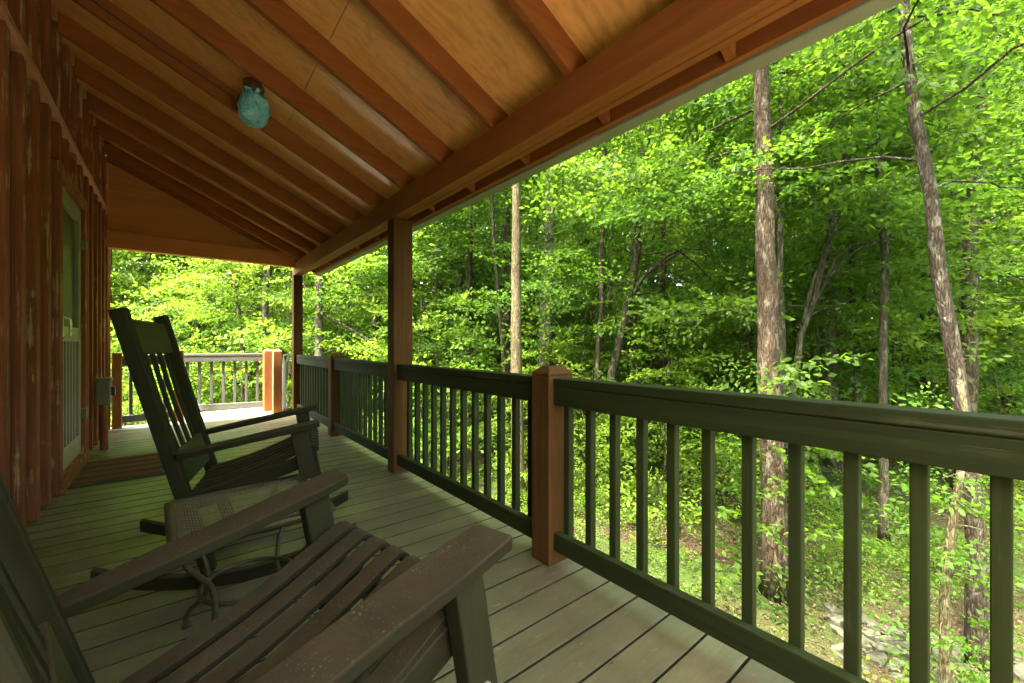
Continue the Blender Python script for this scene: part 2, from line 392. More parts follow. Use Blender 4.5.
# ------------------------------------------------------------------ cabin wall with battens, door
WX = -.70          # board face
def cabin():
    t = thing('cabin', 'rust-red board-and-batten cabin wall along the left of the porch', 'cabin', (WX, 3, 0))
    def bld(mb, n, m, par=t, **k):
        mb.v = [(v[0] - WX, v[1] - 3, v[2]) for v in mb.v]; return mb.build(n, m, par, **k)
    DY0, DY1, DZ = 4.43, 5.40, 2.30
    w_ = MB()
    w_.b(-6, WX, -1.30, DY0, -2.2, 3.62); w_.b(-6, WX, DY1, 7.33, -2.2, 3.62); w_.b(-6, WX, DY0, DY1, DZ, 3.62); w_.b(-6, WX, DY0, DY1, -2.2, -.03)  # invented cabin end just behind camera, letting sun onto the deck there
    bld(w_, 'wall', M['siding'])
    b = MB(); y = -3.0
    k = 0
    ys = [3.50 + .305 * i for i in range(-15, 13)]
    for y in ys:
        dx = random.uniform(-.003, .003)
        for z0, z1 in ((.004, 2.672), (2.712, 3.40)):
            if DY0 - .10 < y < DY1 + .10 and z0 < 1:
                z0 = DZ + .115
            b.b(WX + .001, WX + .046 + dx, y - .040, y + .040, z0, z1)
    b.b(WX + .001, WX + .05, 7.25, 7.35, .004, 3.40)
    bld(b, 'batten', M['batten'], bevel=.004)
    fl = MB(); fl.b(WX + .002, WX + .062, -1.28, 7.36, 2.676, 2.690); fl.b(WX + .056, WX + .062, -1.28, 7.36, 2.690, 2.715)
    bld(fl, 'flashing_strip', M['flash'])
    cs = MB()
    cs.b(WX + .002, WX + .058, DY0 - .09, DY0, .10, DZ + .0); cs.b(WX + .002, WX + .058, DY1, DY1 + .09, .10, DZ)
    cs.b(WX + .002, WX + .060, DY0 - .09, DY1 + .09, DZ + .002, DZ + .095)
    cs.b(WX - .05, WX + .075, DY0 - .09, DY1 + .09, .002, .098)
    bld(cs, 'door_casing', M['batten'], bevel=.004)
    # screen door: stiles, rails, screen, slats, handle
    d = MB(); xa, xb = WX - .012, WX + .030
    d.b(xa, xb, DY0 + .01, DY0 + .12, .105, DZ - .01); d.b(xa, xb, DY1 - .12, DY1 - .01, .105, DZ - .01)
    d.b(xa, xb, DY0 + .122, DY1 - .122, DZ - .13, DZ - .01); d.b(xa, xb, DY0 + .122, DY1 - .122, 1.10, 1.22); d.b(xa, xb, DY0 + .122, DY1 - .122, .105, .27)
    do = bld(d, 'screen_door', M['doorpaint'], bevel=.004)
    def sub(mb, n, m, **k):
        mb.v = [(v[0] - WX, v[1] - 3, v[2]) for v in mb.v]; return mb.build(n, m, do, **k)
    s_ = MB(); s_.b(WX - .004, WX, DY0 + .121, DY1 - .121, .271, 1.099); s_.b(WX - .004, WX, DY0 + .121, DY1 - .121, 1.221, DZ - .131); sub(s_, 'screen', M['screen'])
    for i in range(5):
        yy = DY0 + .122 + (DY1 - DY0 - .244) * (i + 1) / 6
        q = MB(); q.b(WX + .001, WX + .024, yy - .017, yy + .017, .271, 1.099); sub(q, 'slat', M['doorpaint'], bevel=.003)
    hd = MB(); hd.b(WX + .031, WX + .046, DY0 + .03, DY0 + .10, 1.10, 1.30)
    hd.tube([(WX + .05, DY0 + .055, 1.12), (WX + .085, DY0 + .055, 1.14), (WX + .09, DY0 + .055, 1.2), (WX + .085, DY0 + .055, 1.26), (WX + .05, DY0 + .055, 1.28)], .011, 8)
    sub(hd, 'handle', M['chrome'], bevel=.003)
    for zz in (.45, 1.98):
        q = MB(); q.b(WX + .031, WX + .066, DY1 - .03, DY1 + .035, zz - .045, zz + .045); sub(q, 'hinge', M['boxmetal'], bevel=.003)
cabin()

# ------------------------------------------------------------------ porch roof
SL = .473
def rz_(x, up=0): return 2.32 - SL * (x - 1.4) + up     # rafter underside
def slope_box(mb, x0, x1, y0, y1, lo, hi):
    mb.add([(x0, y0, rz_(x0, lo)), (x1, y0, rz_(x1, lo)), (x1, y1, rz_(x1, lo)), (x0, y1, rz_(x0, lo)),
            (x0, y0, rz_(x0, hi)), (x1, y0, rz_(x1, hi)), (x1, y1, rz_(x1, hi)), (x0, y1, rz_(x0, hi))],
           [(0,3,2,1),(4,5,6,7),(0,1,5,4),(1,2,6,5),(2,3,7,6),(3,0,4,7)])
def roof():
    t = thing('porch_roof', 'sloping porch roof with rust-brown rafters under orange plywood', 'roof', (1.4, 3, 2.1))
    L0 = (1.4, 3, 2.1)
    def bld(mb, n, m, **k):
        mb.v = [tuple(a - b for a, b in zip(v, L0)) for v in mb.v]; return mb.build(n, m, t, **k)
    D = .152
    for i in range(-3, 12):
        y = .70 + .6 * i
        if i > 10 or y > 6.75: continue
        q = MB(); slope_box(q, WX + .052, 1.681, y - .0, y + .04, 0, D - .002)
        bld(q, 'rafter', M['rafter'], bevel=.003)
    q = MB(); slope_box(q, WX + .052, 1.681, 6.955, 6.995, 0, D - .002); bld(q, 'rafter', M['rafter'], bevel=.003)
    for xa, xb in ((WX + .001, .678), (.682, 1.70)):
        for ya, yb in ((-1.32, -.562), (-.558, 1.868), (1.872, 4.268), (4.272, 7.10)):
            q = MB(); slope_box(q, xa, xb, ya, yb, D, D + .014); bld(q, 'ceiling_panel', M['ply'])
    q = MB(); slope_box(q, -4.2, 1.80, -1.36, 7.12, D + .016, D + .06); bld(q, 'roofing', M['roofing'])  # roof cut short behind camera so sun on unseen deck fills the porch
    # eave beam in two lengths, three plies
    for ya, yb in ((-1.30, 3.338), (3.342, 7.12)):
        q = MB()
        for k in range(3):
            xx = 1.40 + k * .0395
            q.b(xx, xx + .0375, ya, yb, 2.132 + (k == 1) * .002, 2.318)
        bld(q, 'eave_beam', M['beam'], bevel=.003)
    q = MB(); q.b(1.683, 1.719, -1.34, 7.11, 2.182, 2.182 + .155); bld(q, 'fascia', M['beam'], bevel=.003)
    q = MB(); q.add([(1.722, -1.38, 2.172), (1.785, -1.38, 2.160), (1.785, 7.12, 2.160), (1.722, 7.12, 2.172), (1.722, -1.38, 2.30), (1.82, -1.38, 2.30), (1.82, 7.12, 2.30), (1.722, 7.12, 2.30)],
                    [(0,3,2,1),(4,5,6,7),(0,1,5,4),(1,2,6,5),(2,3,7,6),(3,0,4,7)])
    bld(q, 'gutter', M['soffit'], bevel=.004)
    q = MB(); q.b(WX + .05, 1.397, 6.94, 7.052, 2.245, 2.448); bld(q, 'end_beam', M['gable'], bevel=.004)
    # gable panel behind last rafter
    q = MB(); x0, x1 = WX + .052, 1.62
    poly = [(x0, 2.452), (1.38, 2.452), (1.38, rz_(1.38, .10)), (x0, rz_(x0, .13))]
    q.add([(p[0], 7.055, p[1]) for p in poly] + [(p[0], 7.075, p[1]) for p in poly], [(0,1,2,3),(7,6,5,4),(0,4,5,1),(1,5,6,2),(2,6,7,3),(3,7,4,0)])
    bld(q, 'gable_panel', M['gable'])
roof()

# ------------------------------------------------------------------ posts, newels, railings
PX0, PX1 = 1.40, 1.57
def post(name, label, x, y, h, wx=.17, wy=.128, cap=False, mat=None):
    t = thing(name, label, 'post', (x, y, 0))
    mat = mat or M['post']
    q = MB(); q.b(-wx/2, wx/2, -wy/2, wy/2, .001, h); q.build('shaft', mat, t, bevel=.006)
    if cap:
        q = MB(); e = .0; hh = .045; c = .038
        a = [(-wx/2-e, -wy/2-e), (wx/2+e, -wy/2-e), (wx/2+e, wy/2+e), (-wx/2-e, wy/2+e)]
        b_ = [(p[0] * (1 - 2*c/wx), p[1] * (1 - 2*c/wy)) for p in a]
        q.add([(p[0], p[1], h + .001) for p in a] + [(p[0], p[1], h + .012) for p in a] + [(p[0], p[1], h + hh) for p in b_],
              [(3,2,1,0)] + [(i, (i+1)%4, 4+(i+1)%4, 4+i) for i in range(4)] + [(4+i, 4+(i+1)%4, 8+(i+1)%4, 8+i) for i in range(4)] + [(8,9,10,11)])
        q.build('cap', mat, t, bevel=.003)
    return t
xc = (PX0 + PX1) / 2
PY = [-.39, 1.51, 3.35, 5.14, 7.06]
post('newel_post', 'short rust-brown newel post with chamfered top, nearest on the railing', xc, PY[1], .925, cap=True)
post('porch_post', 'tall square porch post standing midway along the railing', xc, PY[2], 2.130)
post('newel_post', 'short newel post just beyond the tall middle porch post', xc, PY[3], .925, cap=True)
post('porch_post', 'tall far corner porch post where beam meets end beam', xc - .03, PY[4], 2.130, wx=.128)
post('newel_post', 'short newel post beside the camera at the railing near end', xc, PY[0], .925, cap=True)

def railing(label, y0, y1, ybal0):
    t = thing('railing', label, 'railing', (1.45, (y0 + y1) / 2, 0)); yc = (y0 + y1) / 2
    L = (y1 - y0) / 2
    q = MB(); q.b(-.020, .020, -L, L, .782, .870); q.build('top_rail', M['rail'], t, bevel=.004)
    q = MB(); q.b(-.022, .075, -L, L, .872, .913); q.build('rail_cap', M['rail'], t, bevel=.006)
    q = MB(); q.b(-.020, .020, -L, L, .072, .160); q.build('bottom_rail', M['rail'], t, bevel=.004)
    y = ybal0
    while y < y1 - .03:
        if y > y0 + .01:
            q = MB(); q.b(.021, .056, y - yc, y - yc + .035, .080, .871); q.build('baluster', M['baluster'], t, bevel=.003)
        y += .1365
    return t
railing('dark green railing section nearest the camera, right of the short brown newel', PY[0] + .065, PY[1] - .065, -.257)
railing('railing section between the nearest newel post and the tall middle post', PY[1] + .065, PY[2] - .065, 1.65)
railing('railing section just beyond the tall middle post, before the next newel', PY[2] + .065, PY[3] - .065, 3.50)
railing('farthest side railing section, ending at the far corner porch post', PY[3] + .065, PY[4] - .065, 5.28)

# far end of the deck
def railing_x(label, p0, p1, drop=0.0, topz=.93):
    p0 = Vector((p0[0], p0[1], 0)); p1 = Vector((p1[0], p1[1], 0)); d = p1 - p0; L = d.length
    t = thing('railing', label, 'railing', p0, math.atan2(d.y, d.x))
    def sb(z0, z1, ya, yb):
        q = MB(); q.add([(0, ya, z0), (L, ya, z0 - drop), (L, yb, z0 - drop), (0, yb, z0), (0, ya, z1), (L, ya, z1 - drop), (L, yb, z1 - drop), (0, yb, z1)],
                        [(0,3,2,1),(4,5,6,7),(0,1,5,4),(1,2,6,5),(2,3,7,6),(3,0,4,7)]); return q
    sb(topz - .125, topz - .04, -.02, .02).build('top_rail', M['railx'], t, bevel=.004)
    sb(topz - .038, topz, -.025, .06).build('rail_cap', M['railx'], t, bevel=.005)
    sb(.06, .15, -.02, .02).build('bottom_rail', M['railx'], t, bevel=.004)
    n = max(2, int(L / .145)); s_ = L / (n)
    for i in range(n):
        x = (i + .5) * s_; dz = drop * x / L
        q = MB(); q.b(x - .018, x + .018, .022, .056, .07 - dz, topz - .04 - dz); q.build('baluster', M['balusterfar'], t, bevel=.003)
    return t
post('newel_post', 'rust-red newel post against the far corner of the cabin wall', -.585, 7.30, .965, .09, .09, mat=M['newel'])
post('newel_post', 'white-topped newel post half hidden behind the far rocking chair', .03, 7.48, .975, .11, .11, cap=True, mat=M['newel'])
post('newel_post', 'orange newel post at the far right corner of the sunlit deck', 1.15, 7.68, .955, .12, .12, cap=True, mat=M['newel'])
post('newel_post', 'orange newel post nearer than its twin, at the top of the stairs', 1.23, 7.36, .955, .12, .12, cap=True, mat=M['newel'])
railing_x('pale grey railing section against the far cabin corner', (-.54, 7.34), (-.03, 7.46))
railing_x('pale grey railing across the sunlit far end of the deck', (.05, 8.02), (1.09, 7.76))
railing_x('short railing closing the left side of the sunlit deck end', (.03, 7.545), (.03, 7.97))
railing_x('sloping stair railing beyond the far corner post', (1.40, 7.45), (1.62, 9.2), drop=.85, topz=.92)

# ------------------------------------------------------------------ rocking chairs
def arm_poly(side):
    # plan outline, x forward, y outward (before mirroring)
    pts = [(-.246, .246), (-.20, .240), (-.10, .234), (.06, .232), (.22, .236), (.298, .246), (.308, .254),
           (.313, .336), (.305, .344), (.20, .342), (.05, .330), (-.10, .328), (-.19, .318), (-.238, .310), (-.250, .298)]
    return pts if side > 0 else [(x, -y) for x, y in reversed(pts)]
def make_chair(label):
    t = thing('rocking_chair', label, 'rocking chair', (0, 0, 0), 0, 'rocking chairs on the porch')
    az0, az1 = .600, .708
    sl = (az1 - az0) / .59
    for s in (-1, 1):
        # arm: plan prism tipped along its slope
        q = MB(); poly = arm_poly(s); n = len(poly); th = .025
        top = [(x, y, az0 + (x + .30) * sl) for x, y in poly]; bot = [(x, y, z - th) for x, y, z in top]
        q.add(bot + top, [tuple(reversed(range(n))), tuple(range(n, 2*n))] + [(i, (i+1) % n, n + (i+1) % n, n + i) for i in range(n)])
        q.build('arm', M['chairx'], t, bevel=.0045, seg=3)
        # front leg
        q = MB(); q.bar((.222, s * .288, .680), (.330, s * .288, .085), .042, .070, (0, 1, 0))
        lg = q.build('front_leg', M['chairz'], t, bevel=.005)
        q = MB(); q.tube([(.268, s * .307, .43), (.268, s * .314, .43)], .011, 10); q.build('bolt', M['chrome'], lg)
        # back upright
        q = MB(); q.bar((-.440, s * .262, 1.226), (-.130, s * .262, .075), .048, .056, (0, 1, 0))
        q.build('back_upright', M['chairz'], t, bevel=.006)
        # rocker runner
        q = MB(); pts = []; Rr = 1.15; x0 = -.02
        for i in range(21):
            x = -.52 + i * .05; dx = x - x0
            pts.append((x, Rr - math.sqrt(Rr*Rr - dx*dx)))
        hh = .058; y0, y1 = s * .262 - .02, s * .262 + .02
        n = len(pts)
        vs = [(x, y, z + o) for y in (y0, y1) for (x, z), o in [(p, .001) for p in pts] + [(p, hh) for p in reversed(pts)]]
        m = 2 * n
        q.add(vs, [tuple(range(m)), tuple(reversed(range(m, 2*m)))] + [(i, m + i, m + (i+1) % m, (i+1) % m) for i in range(m)])
        q.build('rocker', M['chairx'], t, bevel=.005)
        # seat side rail
        q = MB(); q.bar((-.235, s * .238, .358), (.275, s * .238, .522), .026, .062, (0, 1, 0)); q.build('seat_rail', M['chairx'], t, bevel=.004)
    # seat slats with rolled front, following a dished profile
    def sz(x): return .5680 + .32 * (x - .26) + .05 * max(0, (x + .10) / .36) ** 2 * .3 - .012 * math.sin(max(0, min(1, (x + .22) / .46)) * math.pi)
    prof = [(x, sz(x)) for x in np.linspace(-.215, .278, 14)]
    xe, ze = prof[-1]
    prof += [(xe + .018, ze - .004), (xe + .030, ze - .016), (xe + .034, ze - .034)]
    for i in range(7):
        y = (i - 3) * .0750; wd = .0535; q = MB(); th = .014
        pv = [Vector((p[0], 0, p[1])) for p in prof]; k = len(pv)
        up = []
        for j, p in enumerate(pv):
            d = (pv[min(j+1, k-1)] - pv[max(j-1, 0)]).normalized(); up.append(Vector((-d.z, 0, d.x)))
        lo = [p - u * th for p, u in zip(pv, up)]
        vs = [(p.x, y + e, p.z) for e in (-wd/2, wd/2) for p in pv + lo[::-1]]; m = 2 * k
        fs = [(a, a+1, 2*k-2-a, 2*k-1-a) for a in range(k-1)] + [(m + 2*k-1-a, m + 2*k-2-a, m + a+1, m + a) for a in range(k-1)]
        fs += [((a+1) % m, a, m + a, m + (a+1) % m) for a in range(m)]
        q.add(vs, fs); q.build('seat_slat', M['chairx'], t, bevel=.003)
    # back: headrest, lower rail, slats
    A = Vector((-.440, 0, 1.226)); B = Vector((-.130, 0, .075)); d = (B - A).normalized(); L = (B - A).length
    def at(zv): return A + d * ((A.z - zv) / -d.z)
    q = MB(); q.bar(at(1.185) , at(1.035), .474, .024, (0, 1, 0)); q.build('headrest', M['chairy'], t, bevel=.006)
    q = MB(); q.bar(at(.600), at(.450), .474, .024, (0, 1, 0)); q.build('lower_back_rail', M['chairy'], t, bevel=.005)
    for i in range(4):
        y = (i - 1.5) * .098; q = MB(); a, b = at(1.034), at(.601); off = Vector((-.012, 0, -.003))
        pts = [a + (b - a) * u + Vector((-.006 * math.sin(math.pi * u), 0, 0)) for u in np.linspace(0, 1, 9)]
        wd = .038
        for j in range(0): pass
        th = .012; nrm = Vector((-d.z, 0, d.x)).normalized()
        vs = []
        for p in pts:
            for ss, tt in ((-1, -1), (1, -1), (1, 1), (-1, 1)): vs.append(p + Vector((0, y + ss * wd/2, 0)) + nrm * tt * th/2)
        fs = [(0,1,2,3), tuple(4*8 + k for k in (3,2,1,0))]
        for j in range(8):
            for k in range(4): fs.append((4*j + (k+1) % 4, 4*j + k, 4*j + 4 + k, 4*j + 4 + (k+1) % 4))
        q.add(vs, fs); q.build('back_slat', M['chairz'], t, bevel=.003)
    # stretchers
    q = MB(); q.b(.245, .270, -.225, .225, .455, .515); q.build('front_apron', M['chairy'], t, bevel=.004)
    for (x, z) in ((.215, .290), (.085, .245)):
        q = MB(); q.bar((x, -.264, z), (x, .264, z), .030, .040, (1, 0, 0)); q.build('cross_stretcher', M['chairy'], t, bevel=.004)
    for s in (-1, 1):
        q = MB(); q.bar((-.155, s * .262, .245), (.285, s * .262, .300), .024, .042, (0, 1, 0)); q.build('side_stretcher', M['chairx'], t, bevel=.004)
    return t
c1 = make_chair('dark green rocking chair in the foreground, cut off by the frame')
def place(c, x, y, yaw, ly):
    c.location = (x - ly * math.sin(yaw), y + ly * math.cos(yaw), 0); c.rotation_euler = (0, 0, yaw)
c2 = copy_tree(c1)
c2['label'] = 'dark green rocking chair behind the mesh side table, its tall back fully seen'
place(c1, .136, .86, .207, .030)
place(c2, .30, 2.488, -.235, .015)

# ------------------------------------------------------------------ side table
def table():
    t = thing('side_table', 'small square bronze metal table with mesh top between the rocking chairs', 'side table', (.215, 1.84, 0), R(2))
    h = .475; a = .240
    def rr(a, r, z, n=5):
        out = []
        for k, (sx, sy) in enumerate(((1, 1), (-1, 1), (-1, -1), (1, -1))):
            for i in range(n + 1):
                an = R(90 * k + 90 * i / n); out.append((sx * (a - r) + r * math.cos(an), sy * (a - r) + r * math.sin(an), z))
        return out
    # rolled rim: band
    q = MB(); o = rr(a, .035, h); n = len(o)
    ring = []
    for (off, z) in ((0, h - .024), (.004, h - .004), (0, h + .002), (-.010, h + .003), (-.024, h)):
        ring.append([(x * (a + off) / a, y * (a + off) / a, z) for x, y, _ in rr(a, .035, h)])
    vs = [p for r_ in ring for p in r_]
    fs = [(k*n + i, k*n + (i+1) % n, (k+1)*n + (i+1) % n, (k+1)*n + i) for k in range(len(ring)-1) for i in range(n)]
    q.add(vs, fs); ob = q.build('rim', M['tablemetal'], t, smooth=True)
    md = ob.modifiers.new('thick', 'SOLIDIFY'); md.thickness = .003
    # mesh grille: expanded metal diamonds
    g = MB(); e = a - .022; step = .017; th = .0030
    def strip(p0, p1, z):
        d = Vector((p1[0]-p0[0], p1[1]-p0[1], 0)); L = d.length
        if L < .01: return
        d.normalize(); nn = Vector((-d.y, d.x, 0)) * th / 2
        P0 = Vector((p0[0], p0[1], z)); P1 = Vector((p1[0], p1[1], z)); dz = Vector((0, 0, .0010))
        g.add([P0 - nn, P1 - nn, P1 + nn, P0 + nn, P0 - nn + dz, P1 - nn + dz, P1 + nn + dz, P0 + nn + dz], [(0,3,2,1),(4,5,6,7),(0,1,5,4),(2,3,7,6)])
    k = int(2 * e / step)
    for i in range(-k, k + 1):
        c = i * step
        # lines y = 1.0 x + c  and y = -x + c
        xs = max(-e, -e - c), min(e, e - c)
        if xs[0] < xs[1]: strip((xs[0], xs[0] + c), (xs[1], xs[1] + c), h - .004); 
        xs = max(-e, c - e), min(e, c + e)
        if xs[0] < xs[1]: strip((xs[0], c - xs[0]), (xs[1], c - xs[1]), h - .0054)
    # solid plate margin with a dotted border reads as a flat band
    g.build('mesh_top', M['tablemesh'], t)
    q = MB()
    for s in (-1, 1):
        q.b(-a + .024, a - .024, s * (a - .035) - .012, s * (a - .035) + .012, h - .012, h - .0075); q.b(s * (a - .035) - .012, s * (a - .035) + .012, -a + .052, a - .052, h - .012, h - .0075)
    q.build('under_frame', M['tablemetal'], t)
    # cabriole rod legs
    for sx in (-1, 1):
        for sy in (-1, 1):
            P = []
            ctrl = [(.290, h - .014), (.285, .40), (.235, .335), (.185, .275), (.166, .205), (.168, .150), (.195, .105), (.235, .070), (.252, .035), (.252, .012)]
            # Catmull-Rom
            C = [ctrl[0]] + ctrl + [ctrl[-1]]
            for i in range(1, len(C) - 2):
                for u in np.linspace(0, 1, 6)[:-1]:
                    p0, p1, p2, p3 = C[i-1], C[i], C[i+1], C[i+2]
                    f = lambda k: .5 * (2*p1[k] + (p2[k]-p0[k])*u + (2*p0[k]-5*p1[k]+4*p2[k]-p3[k])*u*u + (3*p1[k]-p0[k]-3*p2[k]+p3[k])*u**3)
                    P.append((f(0), f(1)))
            P.append(ctrl[-1]); r2 = math.sqrt(.5)
            q = MB(); q.tube([(r * sx * r2, r * sy * r2, z) for r, z in P], .0095, 10)
            lg = q.build('leg', M['tablemetal'], t, smooth=True)
            q = MB(); q.tube([(.252 * sx * r2, .252 * sy * r2, .001), (.252 * sx * r2, .252 * sy * r2, .014)], [.018, .016], 12); q.build('foot', M['tablemetal'], lg)
    q = MB(); q.tube([(.152 * math.cos(x), .152 * math.sin(x), .195) for x in np.linspace(0, 2 * math.pi, 49)[:-1]], .0085, 10, closed=True)
    q.build('ring', M['tablemetal'], t, smooth=True)
table()

# ------------------------------------------------------------------ small porch things
def doormat():
    t = thing('doormat', 'striped dark and rust doormat lying before the screen door', 'doormat', (-.355, 4.93, 0))
    q = MB(); q.b(-.27, .27, -.45, .45, .001, .010); q.build('base', M['mat_dark'], t)
    q = MB()
    for i in range(8):
        x = -.24 + i * .06
    for i in range(5):
        y = -.41 + i * .185; q.b(-.262, .262, y, y + .088, .0105, .021)
    q.build('rib', M['mat_red'], t, bevel=.006)
    q = MB()
    for i in range(120):
        x = random.uniform(-.28, .28); s = random.choice((-1, 1)); q.bar((x, s * .445, .004), (x + random.uniform(-.01, .01), s * (.46 + random.random() * .02), .006), .004, .003, (0, 0, 1))
    for i in range(160):
        y = random.uniform(-.44, .44); s = random.choice((-1, 1)); q.bar((s * .265, y, .004), (s * (.278 + random.random() * .014), y + random.uniform(-.01, .01), .006), .004, .003, (0, 0, 1))
    q.build('fringe', M['mat_dark'], t)
doormat()

def utility_box():
    t = thing('utility_box', 'small grey electrical box on a short pipe against the cabin wall', 'electrical box', (-.575, 5.95, 0))
    q = MB(); q.b(-.055, .055, -.085, .085, .46, .72); b = q.build('enclosure', M['boxmetal'], t, bevel=.010)
    q = MB(); q.b(-.060, .060, -.090, .090, .700, .735); q.build('lid', M['boxmetal'], b, bevel=.008)
    q = MB(); q.b(.056, .085, -.03, .03, .55, .64); q.build('switch', M['black'], b, bevel=.006)
    q = MB(); q.tube([(0, 0, .001), (0, 0, .46)], .032, 14); q.build('pipe', M['batten'], t)
utility_box()

def ceiling_light():
    c = Vector((.430, 3.445, 2.745))
    t = thing('ceiling_light', 'ceiling light wrapped in a crumpled blue plastic bag under a rafter', 'light fixture', c)
    # bag : faceted crumpled lump, tied neck at top
    rs = random.Random(5); q = MB(); nu, nv = 18, 12; vs = []
    for j in range(nv + 1):
        v = j / nv; ph = math.pi * v
        for i in range(nu):
            an = 2 * math.pi * i / nu
            r = .098 * (math.sin(ph) ** .6 if 0 < v < 1 else .02)
            r *= 1 + .05 * math.sin(3 * an + 6 * v) + rs.uniform(-.07, .07)
            z = .108 * math.cos(ph) * (1 if v > .5 else 1.0) + rs.uniform(-.010, .010)
            vs.append((r * math.cos(an), r * math.sin(an), z))
    fs = []
    for j in range(nv):
        for i in range(nu):
            a = j*nu + i; b = j*nu + (i+1) % nu
            fs += [(a, a + nu, b), (b, a + nu, b + nu)]
    fs += [tuple(range(nu)), tuple(reversed(range(nv*nu, nv*nu + nu)))]
    q.add(vs, fs); q.build('plastic_bag', M['bag'], t)
    q = MB()
    for k in range(11):
        an = 2 * math.pi * k / 11 + rs.uniform(-.2, .2); r0 = .05; r1 = rs.uniform(.06, .095)
        p0 = Vector((r0 * math.cos(an), r0 * math.sin(an), .085)); p1 = Vector((r1 * math.cos(an + .2), r1 * math.sin(an + .2), .105 + rs.uniform(0, .025)))
        p2 = Vector((r1 * .8 * math.cos(an + .6), r1 * .8 * math.sin(an + .6), .112 + rs.uniform(0, .02)))
        q.add([p0, p1, p2, p0 + Vector((.012, .012, .02))], [(0,1,2), (0,2,3)])
    fl = q.build('bag_frill', M['leafd'] if False else M['bag'], t); md = fl.modifiers.new('t', 'SOLIDIFY'); md.thickness = .003
    q = MB(); q.tube([(0, 0, .085), (0, 0, .12), (0, 0, .150), (0, 0, .190)], [.045, .058, .066, .066], 20); q.build('fixture_base', M['cable'], t)
    # cable back to the wall along the rafter
    q = MB(); pts = []
    for u in np.linspace(0, 1, 24):
        x = c.x + (-.645 - c.x) * u; sag = .03 * math.sin(u * 7) * .3 - .035 * math.sin(math.pi * u)
        pts.append((x - c.x, 3.634 - c.y + .05, rz_(x, .085) + sag * .6 - c.z))
    q.tube(pts, .006, 6); q.build('cable', M['cable'], t, smooth=True)
ceiling_light()

def debris():
    q = MB(); rs = random.Random(3)
    spots = [(.75, 1.0), (1.1, 1.35), (1.25, 1.15), (-.5, 3.9), (-.1, 3.4), (.05, 3.2), (-.3, 3.3), (1.2, 2.6), (.5, 3.8), (.3, 3.1), (.9, .95), (1.2, .9), (1.3, 1.5)]
    for i in range(130):
        if i < len(spots): x, y = spots[i]
        else: x, y = rs.uniform(-.55, 1.38), rs.uniform(.6, 6.8)
        L = rs.uniform(.007, .024); a = rs.uniform(0, 6.28); w_ = L * rs.uniform(.3, .6)
        dx, dy = math.cos(a), math.sin(a); z = .003
        q.add([(x, y, z), (x + dx*L*.5 - dy*w_*.5, y + dy*L*.5 + dx*w_*.5, z + .004), (x + dx*L, y + dy*L, z + .002), (x + dx*L*.5 + dy*w_*.5, y + dy*L*.5 - dx*w_*.5, z + .005)], [(0,3,2,1)])
    o = q.build('leaf_debris', M['dry']); tag(o, 'crumbs of dry leaf scattered over the deck boards', 'leaf litter', kind='stuff')
debris()

# ------------------------------------------------------------------ ground and path
def gz(x, y):
    r = math.hypot(x, y)
    z = -2.0 + .16 * math.sin(x * .55 + 1.3) * math.cos(y * .48) + .05 * math.sin(x * 1.9 + y * 1.3)
    z += .018 * max(0, r - 6) ** 1.25
    return z
def ground():
    xs = list(np.arange(-14, 34, .45)); ys = list(np.arange(-16, 44, .45))
    xs = [-600, -200, -60] + xs + [60, 200, 600]; ys = [-600, -200, -60] + ys + [80, 200, 600]
    vs = []
    for y in ys:
        for x in xs:
            z = gz(max(-40, min(60, x)), max(-40, min(70, y)))
            if -14 < x < 34 and -16 < y < 44: z += random.uniform(-.025, .025)
            vs.append((x, y, min(z, 3)))
    n = len(xs); fs = [(j*n + i, j*n + i + 1, (j+1)*n + i + 1, (j+1)*n + i) for j in range(len(ys)-1) for i in range(n-1)]
    q = MB(); q.add(vs, fs); o = q.build('ground', M['ground'], smooth=True); tag(o, kind='structure')
ground()
def path():
    # irregular flagstones: voronoi-ish cells along a curved strip
    pts = []; rs = random.Random(11)
    c0 = [(7.2, -1.9), (6.6, -.6), (6.1, .3), (5.85, .85), (5.7, 1.3)]
    def cl(u):
        u *= len(c0) - 1; i = min(int(u), len(c0) - 2); f = u - i
        return Vector((c0[i][0] + (c0[i+1][0] - c0[i][0]) * f, c0[i][1] + (c0[i+1][1] - c0[i][1]) * f, 0))
    q = MB(); NU, NV = 17, 5; W = .95
    J = {}
    for i in range(NU + 1):
        for j in range(NV + 1):
            p = cl(i / NU); d = (cl(min(1, i / NU + .02)) - cl(max(0, i / NU - .02))).normalized(); nn = Vector((d.y, -d.x, 0))
            off = (j / NV - .5) * W
            pj = p + nn * (off + rs.uniform(-.075, .075)) + d * (rs.uniform(-.075, .075) + (.10 if j % 2 else 0))
            J[i, j] = pj
    for i in range(NU):
        for j in range(NV):
            if (j in (0, NV-1)) and rs.random() < .25: continue
            c = [J[i, j], J[i+1, j], J[i+1, j+1], J[i, j+1]]; m = sum(c, Vector()) / 4
            c = [m + (p - m) * .88 for p in c]
            # chop corners
            poly = []
            for k in range(4):
                a, b, e = c[k-1], c[k], c[(k+1) % 4]
                poly += [b + (a - b) * rs.uniform(.10, .3), b + (e - b) * rs.uniform(.10, .3)]
            z = gz(m.x, m.y) + .03 + rs.uniform(-.006, .010); tx, ty = rs.uniform(-.03, .03), rs.uniform(-.03, .03)
            n = len(poly)
            vs = [(p.x, p.y, z - .10) for p in poly] + [(p.x, p.y, z + (p.x - m.x) * tx + (p.y - m.y) * ty) for p in poly]
            q.add(vs, [tuple(range(n, 2*n)), tuple(reversed(range(n)))] + [(a, (a+1) % n, n + (a+1) % n, n + a) for a in range(n)])
    o = q.build('path', M['stone'], bevel=.006); tag(o, kind='structure')
    bm = o.data
path()

